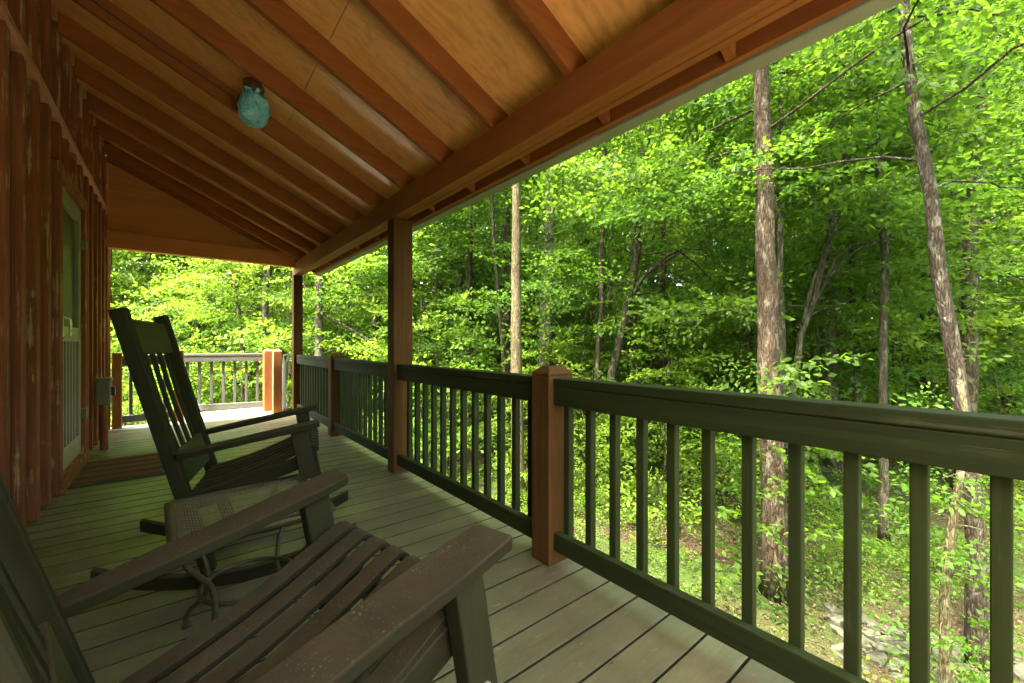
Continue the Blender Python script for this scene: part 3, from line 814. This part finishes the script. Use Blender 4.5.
# ------------------------------------------------------------------ foliage machinery (numpy)
LEAF6_V = np.array([(0,0,0),(.30,.25,.03),(.30,-.25,.03),(.70,.20,.02),(.70,-.20,.02),(1,0,-.10),(.45,0,-.015)])
LEAF6_Q = np.array([(0,6,3,1),(0,2,4,6),(6,5,3,3),(6,4,5,5)])
LEAF4_V = np.array([(0,0,0),(.45,.27,.05),(1,0,-.10),(.45,-.27,.05)])
def rotz(a): c, s = np.cos(a), np.sin(a); o = np.zeros_like(a); l = o + 1; return np.stack([np.stack([c,-s,o],-1),np.stack([s,c,o],-1),np.stack([o,o,l],-1)],-2)
def roty(a): c, s = np.cos(a), np.sin(a); o = np.zeros_like(a); l = o + 1; return np.stack([np.stack([c,o,s],-1),np.stack([o,l,o],-1),np.stack([-s,o,c],-1)],-2)
def rotx(a): c, s = np.cos(a), np.sin(a); o = np.zeros_like(a); l = o + 1; return np.stack([np.stack([l,o,o],-1),np.stack([o,c,-s],-1),np.stack([o,s,c],-1)],-2)

def spray_template(rng, n=26, L=.75, leaf=.10, flat=.45):
    """leaf frames (origin, 3x3*scale) of one nearly flat leafy twig pointing along +x"""
    org = []; rot = []
    k = 0
    tw = [(0, 0, 0, L, 0)]
    for s in (-1, 1):
        for f in (.25, .45, .65): tw.append((f * L, 0, s * R(rng.uniform(38, 62)), L * (.55 - .35 * f) * rng.uniform(.8, 1.3), 0))
    tot = sum(t[3] for t in tw)
    for (x0, y0, a, l, _) in tw:
        m = max(2, int(round(n * l / tot)))
        for i in range(m):
            u = (i + .6) / m * l; s = 1 if i % 2 else -1
            x = x0 + math.cos(a) * u; y = y0 + math.sin(a) * u
            z = -.10 * (x / L) ** 2 * L + rng.normal(0, .018)
            ang = a + s * R(rng.uniform(30, 65)) * (0.25 if i == m - 1 else 1)
            org.append((x, y, z)); sc = leaf * rng.uniform(.65, 1.2)
            Rm = rotz(np.array(ang)) @ roty(np.array(rng.normal(.16, flat))) @ rotx(np.array(rng.normal(0, flat * 1.6)))
            rot.append(Rm * sc)
    return np.array(org), np.array(rot)

def leaves_from_sprays(org, az, tilt, roll, scale, rng, templates):
    """org (n,3) etc -> leaf frames"""
    O = []; Q = []
    idx = rng.integers(0, len(templates), len(org))
    for k, (to, tr) in enumerate(templates):
        sel = np.where(idx == k)[0]
        if len(sel) == 0: continue
        Rm = rotz(az[sel]) @ roty(-tilt[sel]) @ rotx(roll[sel])
        o = np.einsum('nij,mj->nmi', Rm, to) * scale[sel][:, None, None] + org[sel][:, None, :]
        q = np.einsum('nij,mjk->nmik', Rm, tr) * scale[sel][:, None, None, None]
        O.append(o.reshape(-1, 3)); Q.append(q.reshape(-1, 3, 3))
    return np.concatenate(O), np.concatenate(Q)

def leaf_mesh(name, O, Q, mat, hi=False):
    if hi:
        V = np.einsum('nij,mj->nmi', Q, LEAF6_V) + O[:, None, :]
        nv = len(LEAF6_V); n = len(O)
        verts = V.reshape(-1, 3)
        base = (np.arange(n) * nv)[:, None]
        quads = np.concatenate([base + np.array([0,6,3,1]), base + np.array([0,2,4,6])], 0)
        tris = np.concatenate([base + np.array([6,5,3]), base + np.array([6,4,5])], 0)
        li = np.concatenate([quads.ravel(), tris.ravel()]); tot = np.concatenate([np.full(len(quads), 4), np.full(len(tris), 3)])
    else:
        V = np.einsum('nij,mj->nmi', Q, LEAF4_V) + O[:, None, :]
        n = len(O); verts = V.reshape(-1, 3)
        li = np.arange(n * 4); tot = np.full(n, 4)
    me = bpy.data.meshes.new(name)
    me.vertices.add(len(verts)); me.vertices.foreach_set('co', verts.astype(np.float32).ravel())
    me.loops.add(len(li)); me.loops.foreach_set('vertex_index', li.astype(np.int32))
    me.polygons.add(len(tot)); st = np.concatenate([[0], np.cumsum(tot)[:-1]])
    me.polygons.foreach_set('loop_start', st.astype(np.int32))
    me.update(calc_edges=True); me.validate()
    me.materials.append(mat)
    return me

TPL = [spray_template(RNG, 44, .85, .100) for _ in range(6)]
TPL_BIG = [spray_template(RNG, 30, 1.3, .20, .8) for _ in range(5)]
TPL_SM = [spray_template(RNG, 34, .6, .070) for _ in range(5)]

def crown_sprays(rng, h0, h1, rad, nlimb, trunk_at, density=4.2, droop=.05, up=.25):
    """limbs out of the trunk between h0 and h1; returns limb paths and spray placements (in tree space)"""
    limbs = []; org = []; az = []; tl = []
    for i in range(nlimb):
        u = (i + rng.random()) / nlimb; z = h0 + (h1 - h0) * u
        a = i * 2.39996 + rng.normal(0, .35); L = rad * (1 - .55 * u) * rng.uniform(.65, 1.2)
        base = trunk_at(z); el = rng.normal(up, .14); P = [base]; d = np.array([math.cos(a), math.sin(a), 0.]); ns = 7
        p = np.array(base, float)
        for k in range(ns):
            e = el - droop * k * 1.6 + rng.normal(0, .10); aa = a + rng.normal(0, .16)
            p = p + np.array([math.cos(aa) * math.cos(e), math.sin(aa) * math.cos(e), math.sin(e)]) * L / ns
            P.append(tuple(p))
        limbs.append((P, .004 + .0048 * L))
        m = max(3, int(L * density * 1.9))
        for k in range(m):
            f = .22 + .78 * (k + rng.random()) / m; x = f * ns; j = min(int(x), ns - 1); w_ = x - j
            q = np.array(P[j]) * (1 - w_) + np.array(P[j+1]) * w_
            s = 1 if k % 2 else -1
            sa = a + (s * rng.uniform(.4, 1.35) if f < .93 else rng.normal(0, .3))
            # second order: offset along side twig
            off = rng.uniform(0, .5) * (1 - f * .5) * L * .45
            q = q + np.array([math.cos(sa) * off, math.sin(sa) * off, rng.normal(0, .07)])
            org.append(q); az.append(sa + rng.normal(0, .2)); tl.append(rng.normal(.0, .30))
    return limbs, np.array(org), np.array(az), np.array(tl)

SUNPATCH = [((.25, 7.6, 0), 1.0), ((.75, 7.75, 0), 1.05), ((1.0, 7.6, .9), .8)]
def keep_mask(W):
    """gaps that let the sun reach the far end of the deck, and nothing inside the porch"""
    k = np.ones(len(W), bool)
    Sv = np.array(S)
    for c, r in SUNPATCH:
        d = W - np.array(c); t = d @ Sv; perp = np.linalg.norm(d - t[:, None] * Sv, axis=1); k &= ~((perp < r) & (t > 0))
    k &= ~((W[:, 0] < 2.3) & (W[:, 1] < 8.9))
    k &= ~((W[:, 0] < .5) & (W[:, 1] < 9.6))
    el = np.degrees(np.arctan2(W[:, 2] - H, np.hypot(W[:, 0], W[:, 1])))
    k &= (el < 51) | (np.random.default_rng(len(W)).random(len(W)) < .3)
    return k

TREES = []
def make_tree(name, label, loc, path, radii, bark, crown=None, leafmat='leaf', templ=None, hi=False, group=None, seed=0, forks=None, spray_scale=1.0, cat='tree', extra=None):
    """path: list of (dx,dy,z) from the base; crown: dict h0,h1,rad,nlimb,density,..."""
    rng = np.random.default_rng(1000 + seed)
    t = thing(name, label, cat, loc, 0, group)
    tq = MB(); tq.tube(path, radii, 12, jit=.05)
    zs = [p[2] for p in path]
    def at(z): return tuple(np.interp(z, zs, [p[k] for p in path]) for k in range(2)) + (z,)
    limbs = []
    ORG, AZ, TL = [], [], []
    if crown:
        for cr in (crown if isinstance(crown, list) else [crown]):
            cr = dict(cr); l, o, a, tl = crown_sprays(rng, trunk_at=at, **cr); limbs += l; ORG.append(o); AZ.append(a); TL.append(tl)
    for P, r in limbs: tq.tube(P, list(np.linspace(r, .004, len(P))), 5, cap=False)
    for P, r in (forks or []): tq.tube(P, list(np.linspace(r, r * .35, len(P))), 7, jit=.05)
    tq.build('trunk', bark, t, smooth=True)
    if ORG:
        o, a, tl = np.concatenate(ORG), np.concatenate(AZ), np.concatenate(TL)
        k = keep_mask(o + np.array(loc)) if (loc[0] or loc[1]) else np.ones(len(o), bool); o, a, tl = o[k], a[k], tl[k]
        if len(o):
            O, Q = leaves_from_sprays(o, a, tl, rng.normal(0, .45, len(o)), rng.uniform(.8, 1.25, len(o)) * spray_scale, rng, templ or TPL)
            me = leaf_mesh('crown', O, Q, M[leafmat], hi); co = bpy.data.objects.new('crown', me); link(co, t)
    TREES.append(t)
    return t

def px_path(pts, c):
    """list of (px, py) at depth c -> world points, base first"""
    return [ground_pos(px, c) + (z_of(py, c),) for px, py in pts]
def hero(name, label, pts, c, wpx, bark, top=16, crown=None, **kw):
    """pts from base to top in picture order; the trunk goes on upward to 'top'"""
    W = px_path(pts, c); b = W[0]; zb = gz(b[0], b[1]) - .1
    W = [(b[0], b[1], zb)] + [p for p in W if p[2] > zb + .3]
    d = Vector(W[-1]) - Vector(W[-2]); d.normalize(); n = 5
    e = Vector(W[-1])
    lean = Vector((d.x * .5, d.y * .5, max(.6, d.z))).normalized()
    while e.z < top:
        e = e + lean * 2.0 + Vector((random.uniform(-.12, .12), random.uniform(-.12, .12), 0)); W.append(tuple(e))
    # smooth subdivide
    P = []
    for i in range(len(W) - 1):
        a, b2 = Vector(W[i]), Vector(W[i+1]); m = max(1, int((b2 - a).length / .45))
        for k in range(m): P.append(a + (b2 - a) * k / m + Vector((random.uniform(-.012, .012), random.uniform(-.012, .012), 0)))
    P.append(Vector(W[-1]))
    loc = (W[0][0], W[0][1], zb); r0 = wpx * c / FPX / 2
    path = [(p.x - loc[0], p.y - loc[1], p.z - zb) for p in P]; ht = path[-1][2]
    rad = [r0 * (1.0 - .36 * min(1, p[2] / 6.5) - .4 * max(0, p[2] / ht) ** 1.5) * (1 + .40 * math.exp(-p[2] / .22)) * 1.08 for p in path]
    fk = kw.pop('forks_px', None); F = []
    if fk:
        for pts2, wp in fk:
            w2 = px_path(pts2, c); F.append(([tuple(Vector(p) - Vector(loc)) for p in w2], wp * c / FPX / 2))
    cr = None
    if crown:
        cr = []
        for k in (crown if isinstance(crown, list) else [crown]):
            k = dict(k); k['h0'] -= zb; k['h1'] -= zb; cr.append(k)
    return make_tree(name, label, loc, path, rad, bark, cr, forks=F or None, **kw)

# named trees of the photograph (crowns begin above the frame or at its upper part)
hero('tan_trunk_tree', 'straight tan-barked tree trunk just right of the tall middle post', [(519, 520), (518, 440), (516, 330), (516, 190)], 7.7, 12.5, M['bark_tan'], 17,
     crown=[dict(h0=4.2, h1=15, rad=2.8, nlimb=30, density=5)], seed=1, leafmat='leaf')
hero('grey_trunk_tree', 'thick grey tree trunk standing right of the thin tan one', [(545, 470), (545, 380), (547, 300), (551, 165)], 11, 16, M['bark_grey'], 18,
     crown=[dict(h0=5, h1=17, rad=3.4, nlimb=30, density=4)], seed=2, leafmat='leafd')
hero('leaning_tree', 'dark leaning tree whose limb arches right above the near newel post', [(607, 440), (612, 375), (622, 330), (634, 272)], 9, 9, M['bark_dark'], 12,
     crown=[dict(h0=2.0, h1=11, rad=2.8, nlimb=24, density=6)], seed=3, leafmat='leafd',
     forks_px=[([(628, 300), (645, 275), (668, 255), (705, 240), (735, 215)], 5), ([(634, 272), (640, 245), (632, 210), (640, 170)], 5), ([(650, 272), (680, 252), (694, 262), (712, 280)], 3.5)])
hero('red_barked_tree', 'thick reddish tree trunk, the largest, seen through the near railing', [(776, 596), (774, 500), (769, 380), (766, 250), (764, 150), (761, 80)], 5.2, 22.5, M['bark_red'], 17,
     crown=[dict(h0=3.0, h1=14, rad=3.0, nlimb=32, density=5), dict(h0=-1.9, h1=.9, rad=.42, nlimb=16, density=4)], seed=4, leafmat='leaf')
hero('dark_slim_tree', 'dark slim trunk half hidden behind the thick reddish trunk', [(779, 540), (782, 400), (780, 250)], 6.4, 8, M['bark_dark'], 12,
     crown=[dict(h0=4.2, h1=11.5, rad=2.2, nlimb=18, density=5)], seed=5, leafmat='leafd')
hero('forked_tree', 'small dark forked tree with limbs spreading right of the reddish trunk', [(790, 470), (793, 390), (800, 335), (815, 300)], 7, 7, M['bark_dark'], 6.5,
     crown=[dict(h0=1.4, h1=6, rad=2.3, nlimb=16, density=6)], seed=6, leafmat='leaf',
     forks_px=[([(803, 325), (812, 285), (824, 255), (838, 225)], 4), ([(808, 312), (830, 275), (856, 250), (905, 232)], 4), ([(815, 300), (835, 262), (850, 246), (885, 238)], 3)])
hero('crooked_tree', 'crooked lichen-patched tree trunk leaning near the right edge', [(978, 640), (972, 500), (962, 420), (953, 350), (940, 270), (929, 195), (917, 125), (909, 60), (903, 0)], 4.2, 15, M['bark_lichen'], 15,
     crown=[dict(h0=2.6, h1=12, rad=2.4, nlimb=30, density=5)], seed=7, leafmat='leaf', hi=True, spray_scale=.72)
hero('vine_sapling', 'thin pale sapling wound with leafy vine in front of the crooked trunk', [(945, 690), (946, 600), (951, 530), (965, 450), (968, 420), (960, 380)], 3.6, 9, M['bark_tan'], .6,
     crown=[dict(h0=-1.75, h1=.55, rad=.26, nlimb=20, density=10, up=.1)], seed=8, leafmat='leaf', hi=True, templ=TPL_SM, spray_scale=.75)
hero('dark_trunk_tree', 'straight dark tree trunk behind the crooked one at the right', [(966, 470), (968, 380), (970, 250), (982, 90)], 8, 15, M['bark_dark'], 17,
     crown=[dict(h0=2.5, h1=14, rad=3.0, nlimb=34, density=5)], seed=9, leafmat='leafd')
hero('thin_tree', 'thin dark tree seen between balusters left of the crooked trunk', [(884, 545), (883, 430), (884, 330), (884, 250)], 6.5, 8, M['bark_dark'], 11,
     crown=[dict(h0=3.2, h1=10.5, rad=2.2, nlimb=20, density=5)], seed=10, leafmat='leaf')
hero('far_dark_tree', 'dark slim trunk rising left of the far corner porch post', [(265, 410), (265, 340), (266, 250)], 14, 6, M['bark_dark'], 15,
     crown=[dict(h0=3, h1=14, rad=2.8, nlimb=28, density=5)], seed=11, leafmat='leaf')
hero('bent_tree', 'small bent pale tree above the sunlit deck end railing', [(243, 410), (243, 350), (240, 318), (235, 290), (238, 262)], 12.5, 5, M['bark_tan'], 9,
     crown=[dict(h0=2.5, h1=8, rad=2.0, nlimb=18, density=6)], seed=12, leafmat='leafy')
hero('twin_trunk_tree', 'dark slim trunk between the tall middle post and the tan trunk', [(471, 440), (470, 370), (469, 300), (470, 235)], 12, 8, M['bark_dark'], 15,
     crown=[dict(h0=3, h1=14, rad=2.8, nlimb=26, density=5)], seed=13, leafmat='leaf')
hero('mid_far_tree', 'dark trunk glimpsed between the far corner post and middle post', [(376, 420), (376, 340), (377, 260)], 13, 10, M['bark_dark'], 16,
     crown=[dict(h0=3.4, h1=15, rad=3.0, nlimb=28, density=5)], seed=14, leafmat='leaf')
hero('arching_tree', 'dark tree with a long limb arching down behind the far corner post', [(395, 420), (398, 370), (402, 300)], 10.5, 5, M['bark_dark'], 8,
     crown=[dict(h0=1.8, h1=7.5, rad=2.2, nlimb=18, density=6)], seed=15, leafmat='leaf',
     forks_px=[([(398, 360), (360, 335), (320, 312), (285, 255), (255, 235)], 4)])

# background trees: a few crowns reused
def bg_trees():
    rng = np.random.default_rng(77)
    protos = []
    kinds = [(14, 2.7, 30, 'leaf', 2.9, 1.05), (17, 3.0, 34, 'leafd', 2.7, 1.05), (12, 2.4, 28, 'leafy', 3.0, 1.0), (18, 3.0, 36, 'leaf', 2.7, 1.1)]
    for i, (h, rad, nl, lm, den, sc) in enumerate(kinds):
        path = []; x = y = 0.
        for k in range(13):
            path.append((x, y, h * k / 12)); x += rng.normal(0, .05); y += rng.normal(0, .05)
        rr = [(.075 + .004 * h) * (1 - .75 * k / 12) * (1.3 if k == 0 else 1) for k in range(13)]
        t = make_tree('forest_tree', 'slender forest tree standing far back among the leaves', (0, 0, 0), path, rr, M['bark_dark'] if i % 2 else M['bark_grey'],
                      [dict(h0=2.1, h1=h * .97, rad=rad, nlimb=nl, density=den)], group='slender trees of the far woods', seed=200 + i, leafmat=lm, templ=TPL, spray_scale=sc)
        protos.append(t)
    # azimuth from +Y clockwise, distance
    spots = []
    tries = 0
    while len(spots) < 52 and tries < 4000:
        tries += 1
        az = rng.uniform(-7, 93); d = rng.uniform(11.5, 27)
        x, y = d * math.sin(R(az)), d * math.cos(R(az))
        if all((x - a) ** 2 + (y - b) ** 2 > 2.3 ** 2 for a, b in spots) and (y > 11 or x > 4) and not (az < 8 and d < 19): spots.append((x, y))
    used = [False] * 4
    for i, (x, y) in enumerate(spots):
        k = i % 4
        t = protos[k] if not used[k] else copy_tree(protos[k]); used[k] = True
        t.location = (x, y, gz(x, y) - .1); t.rotation_euler = (0, 0, rng.uniform(0, 6.28)); s = rng.uniform(.85, 1.2); t.scale = (s, s, s)
    return spots
SPOTS = bg_trees()

# understory saplings, nearer, with fresh pale leaves in flat layers
def saplings():
    rng = np.random.default_rng(5)
    protos = []
    for i, (h, rad, nl, lm) in enumerate([(3.4, 1.15, 13, 'leafy'), (4.4, 1.4, 15, 'leaf'), (2.2, .9, 12, 'leafy')]):
        path = []; x = y = 0.
        for k in range(9):
            path.append((x, y, h * k / 8)); x += rng.normal(0, .05); y += rng.normal(0, .05)
        t = make_tree('sapling', 'leafy young understory sapling among the taller trunks', (0, 0, 0), path, [.028 * (1 - .8 * k / 8) for k in range(9)], M['bark_dark'],
                      [dict(h0=.5, h1=h * .98, rad=rad, nlimb=nl, density=4.2, up=.12, droop=.03)], group='leafy saplings of the understory', seed=300 + i, leafmat=lm, templ=TPL_SM if i == 2 else TPL, hi=True, cat='sapling')
        protos.append(t)
    pos = [(420, 9.4), (448, 9.2), (486, 10.5), (540, 9.0), (580, 9.6), (632, 9.0), (668, 7.6), (700, 10.5), (722, 7.4), (742, 10), (820, 8.6), (846, 11), (905, 9.4), (930, 12), (1000, 9.5),
           (310, 13), (345, 12), (200, 14), (150, 13.5), (225, 12.5), (128, 12.5), (178, 12), (620, 13), (560, 13), (780, 12.5), (870, 13), (590, 7.6)]
    used = [False] * 3
    for i, (px, c) in enumerate(pos):
        x, y = ground_pos(px, c); k = (i * 7) % 3
        if x < 3.2 and y < 10.2: y = 10.4
        t = protos[k] if not used[k] else copy_tree(protos[k]); used[k] = True
        t.location = (x, y, gz(x, y) - .05); t.rotation_euler = (0, 0, rng.uniform(0, 6.28)); s = rng.uniform(.75, 1.2) * (1 + max(0, c - 9) * .05); t.scale = (s, s, s)
saplings()

# far woods: one mass behind the trees one can tell apart
def far_woods():
    rng = np.random.default_rng(31)
    n = 27000
    az = np.radians(rng.uniform(-12, 100, n)); d = 21 + 15 * rng.random(n) ** .8
    zmax = 1.0 + d * .92
    z = -1.5 + (zmax + 1.5) * rng.random(n) ** 1.2
    O = np.stack([d * np.sin(az), d * np.cos(az), z], -1)
    # clump: pull toward clump centres to leave light gaps
    cc = rng.integers(0, 420, n); caz = np.radians(rng.uniform(-12, 100, 420)); cdist = 21 + 14 * rng.random(420); cz = -1 + (1.0 + cdist * .92) * rng.random(420) ** 1.2
    C = np.stack([cdist * np.sin(caz), cdist * np.cos(caz), cz], -1)
    w_ = rng.uniform(.0, 1, n)[:, None]
    O2 = C[cc] + rng.normal(0, 1, (n, 3)) * np.array([1.7, 1.7, .8])
    O = np.where(w_ < .55, O2, O)
    O = O[(O[:, 0] > 1.5) | (O[:, 1] > 12)]
    n = len(O)
    Lo, Q = leaves_from_sprays(O, rng.uniform(0, 6.28, n), rng.normal(0, .4, n), rng.normal(0, .6, n), rng.uniform(1.0, 1.6, n), rng, TPL_BIG)
    me = leaf_mesh('far_woods', Lo, Q, M['leafy']); o = bpy.data.objects.new('far_woods', me); link(o)
    tag(o, 'mass of green leaves closing the distance behind every trunk', 'woods', kind='stuff')
far_woods()

# ground cover: ivy and seedlings
def cover():
    rng = np.random.default_rng(8)
    n = 10500
    c = 2.6 + 17 * rng.random(n) ** .8; px = rng.uniform(60, 1150, n)
    a = (px - 512) / FPX; x = c * (Fx + a * Rx); y = c * (Fy + a * Ry)
    pat = np.sin(x * 1.1 + 2) * np.cos(y * .9 + 1) + .5 * np.sin(x * 2.7 - y * 2.1) + .4 * rng.normal(0, 1, n)
    k = (pat > -.15 - .02 * (c - 8)) & ((x > 1.9) | (y > 8.6))
    # keep the stone path clear
    k &= ~((np.abs(x - (5.7 + (1.3 - y) * .46)) < .62) & (y < 1.4) & (y > -2))
    x, y = x[k], y[k]; n = len(x)
    z = np.array([gz(u, v) for u, v in zip(x, y)]) + rng.uniform(.02, .30, n) + .75 * np.clip(np.sin(x * 1.7 + 1) * np.cos(y * 1.9) - .35, 0, 1) * rng.random(n)
    O = np.stack([x, y, z], -1)
    Lo, Q = leaves_from_sprays(O, rng.uniform(0, 6.28, n), rng.normal(.25, .3, n), rng.normal(0, .3, n), rng.uniform(.45, .85, n), rng, TPL_SM)
    me = leaf_mesh('ground_cover', Lo, Q, M['leafy'], True); o = bpy.data.objects.new('ground_cover', me); link(o)
    tag(o, 'low green ivy and seedlings carpeting the forest floor', 'ground cover', kind='stuff')
cover()

def litter():
    rng = np.random.default_rng(41); n = 13000
    c = 2.6 + 14 * rng.random(n) ** .9; px = rng.uniform(480, 1150, n); a = (px - 512) / FPX
    x = c * (Fx + a * Rx); y = c * (Fy + a * Ry); k = x > 1.9; x, y = x[k], y[k]; n = len(x)
    z = np.array([gz(u, v) for u, v in zip(x, y)]) + rng.uniform(.012, .05, n)
    Q = rotz(rng.uniform(0, 6.28, n)) @ roty(rng.normal(0, .35, n)) @ rotx(rng.normal(0, .5, n)) * rng.uniform(.03, .065, n)[:, None, None]
    me = leaf_mesh('leaf_litter', np.stack([x, y, z], -1), Q, M['litter']); o = bpy.data.objects.new('leaf_litter', me); link(o)
    tag(o, 'fallen dry leaves strewn over the mossy forest floor', 'leaf litter', kind='stuff')
litter()
def fallen():
    for k, (px, c, az, L, r) in enumerate([(700, 8.4, .5, 2.2, .06), (860, 9.5, 2.6, 2.6, .08), (800, 6.2, 1.1, 1.0, .025), (645, 7.2, -.3, 1.2, .03)]):
        x, y = ground_pos(px, c); pts = []
        for i in range(9):
            u = i / 8; xx = x + math.cos(az) * L * u + random.uniform(-.03, .03); yy = y + math.sin(az) * L * u + random.uniform(-.03, .03)
            pts.append((xx - x, yy - y, gz(xx, yy) + r * .7 - gz(x, y)))
        lab = ['mossy fallen log lying in the undergrowth behind the sapling leaves', 'thickest fallen log, lying beyond the thin dark tree', 'short fallen branch lying near the foot of the thick tree', 'thin fallen branch on the mossy ground behind the balusters'][k]
        t = thing('fallen_log' if r > .05 else 'fallen_branch', lab, 'log' if r > .05 else 'branch', (x, y, gz(x, y)))
        q = MB(); q.tube(pts, list(np.linspace(r, r * .6, 9)), 10, jit=.08); q.build('wood', M['bark_grey'], t, smooth=True)
fallen()

def woods_behind():
    rng = np.random.default_rng(52); n = 1500
    az = np.radians(rng.uniform(118, 186, n)); d = 12 + 9 * rng.random(n)
    O = np.stack([d * np.sin(az), d * np.cos(az), -2 + (3 + d * .45) * rng.random(n)], -1)
    Lo, Q = leaves_from_sprays(O, rng.uniform(0, 6.28, n), rng.normal(0, .4, n), rng.normal(0, .6, n), rng.uniform(1.2, 1.8, n), rng, TPL_BIG)
    me = leaf_mesh('woods', Lo, Q, M['leafy']); o = bpy.data.objects.new('woods', me); link(o)
    tag(o, 'mass of green leaves behind the near end of the porch', 'woods', kind='stuff')
woods_behind()

def pole_trees():
    rng = np.random.default_rng(91); proto = None; got = []
    tries = 0
    while len(got) < 34 and tries < 2000:
        tries += 1
        px = rng.uniform(415, 1010); c = rng.uniform(8.5, 19); x, y = ground_pos(px, c)
        if x < 3.4 and y < 11: continue
        if all((x - a) ** 2 + (y - b) ** 2 > .9 ** 2 for a, b in got): got.append((x, y))
    for i, (x, y) in enumerate(got):
        if proto is None:
            path = [(0., 0., 0.)]
            for k in range(14): path.append((path[-1][0] + rng.normal(0, .045), path[-1][1] + rng.normal(0, .045), (k + 1) * .9))
            proto = make_tree('pole_tree', 'very thin pole-like tree with a bare dark stem in the middle distance', (0, 0, 0), path, [.055 * (1 - .6 * k / 14) for k in range(15)], M['bark_dark'],
                              [dict(h0=4.5, h1=12, rad=1.3, nlimb=14, density=3)], group='thin pole trees of the middle distance', seed=400, leafmat='leaf')
            t = proto
        else: t = copy_tree(proto)
        t.location = (x, y, gz(x, y) - .05); t.rotation_euler = (rng.normal(0, .03), rng.normal(0, .03), rng.uniform(0, 6.28)); s = rng.uniform(.75, 1.3); t.scale = (s, s, s)
pole_trees()
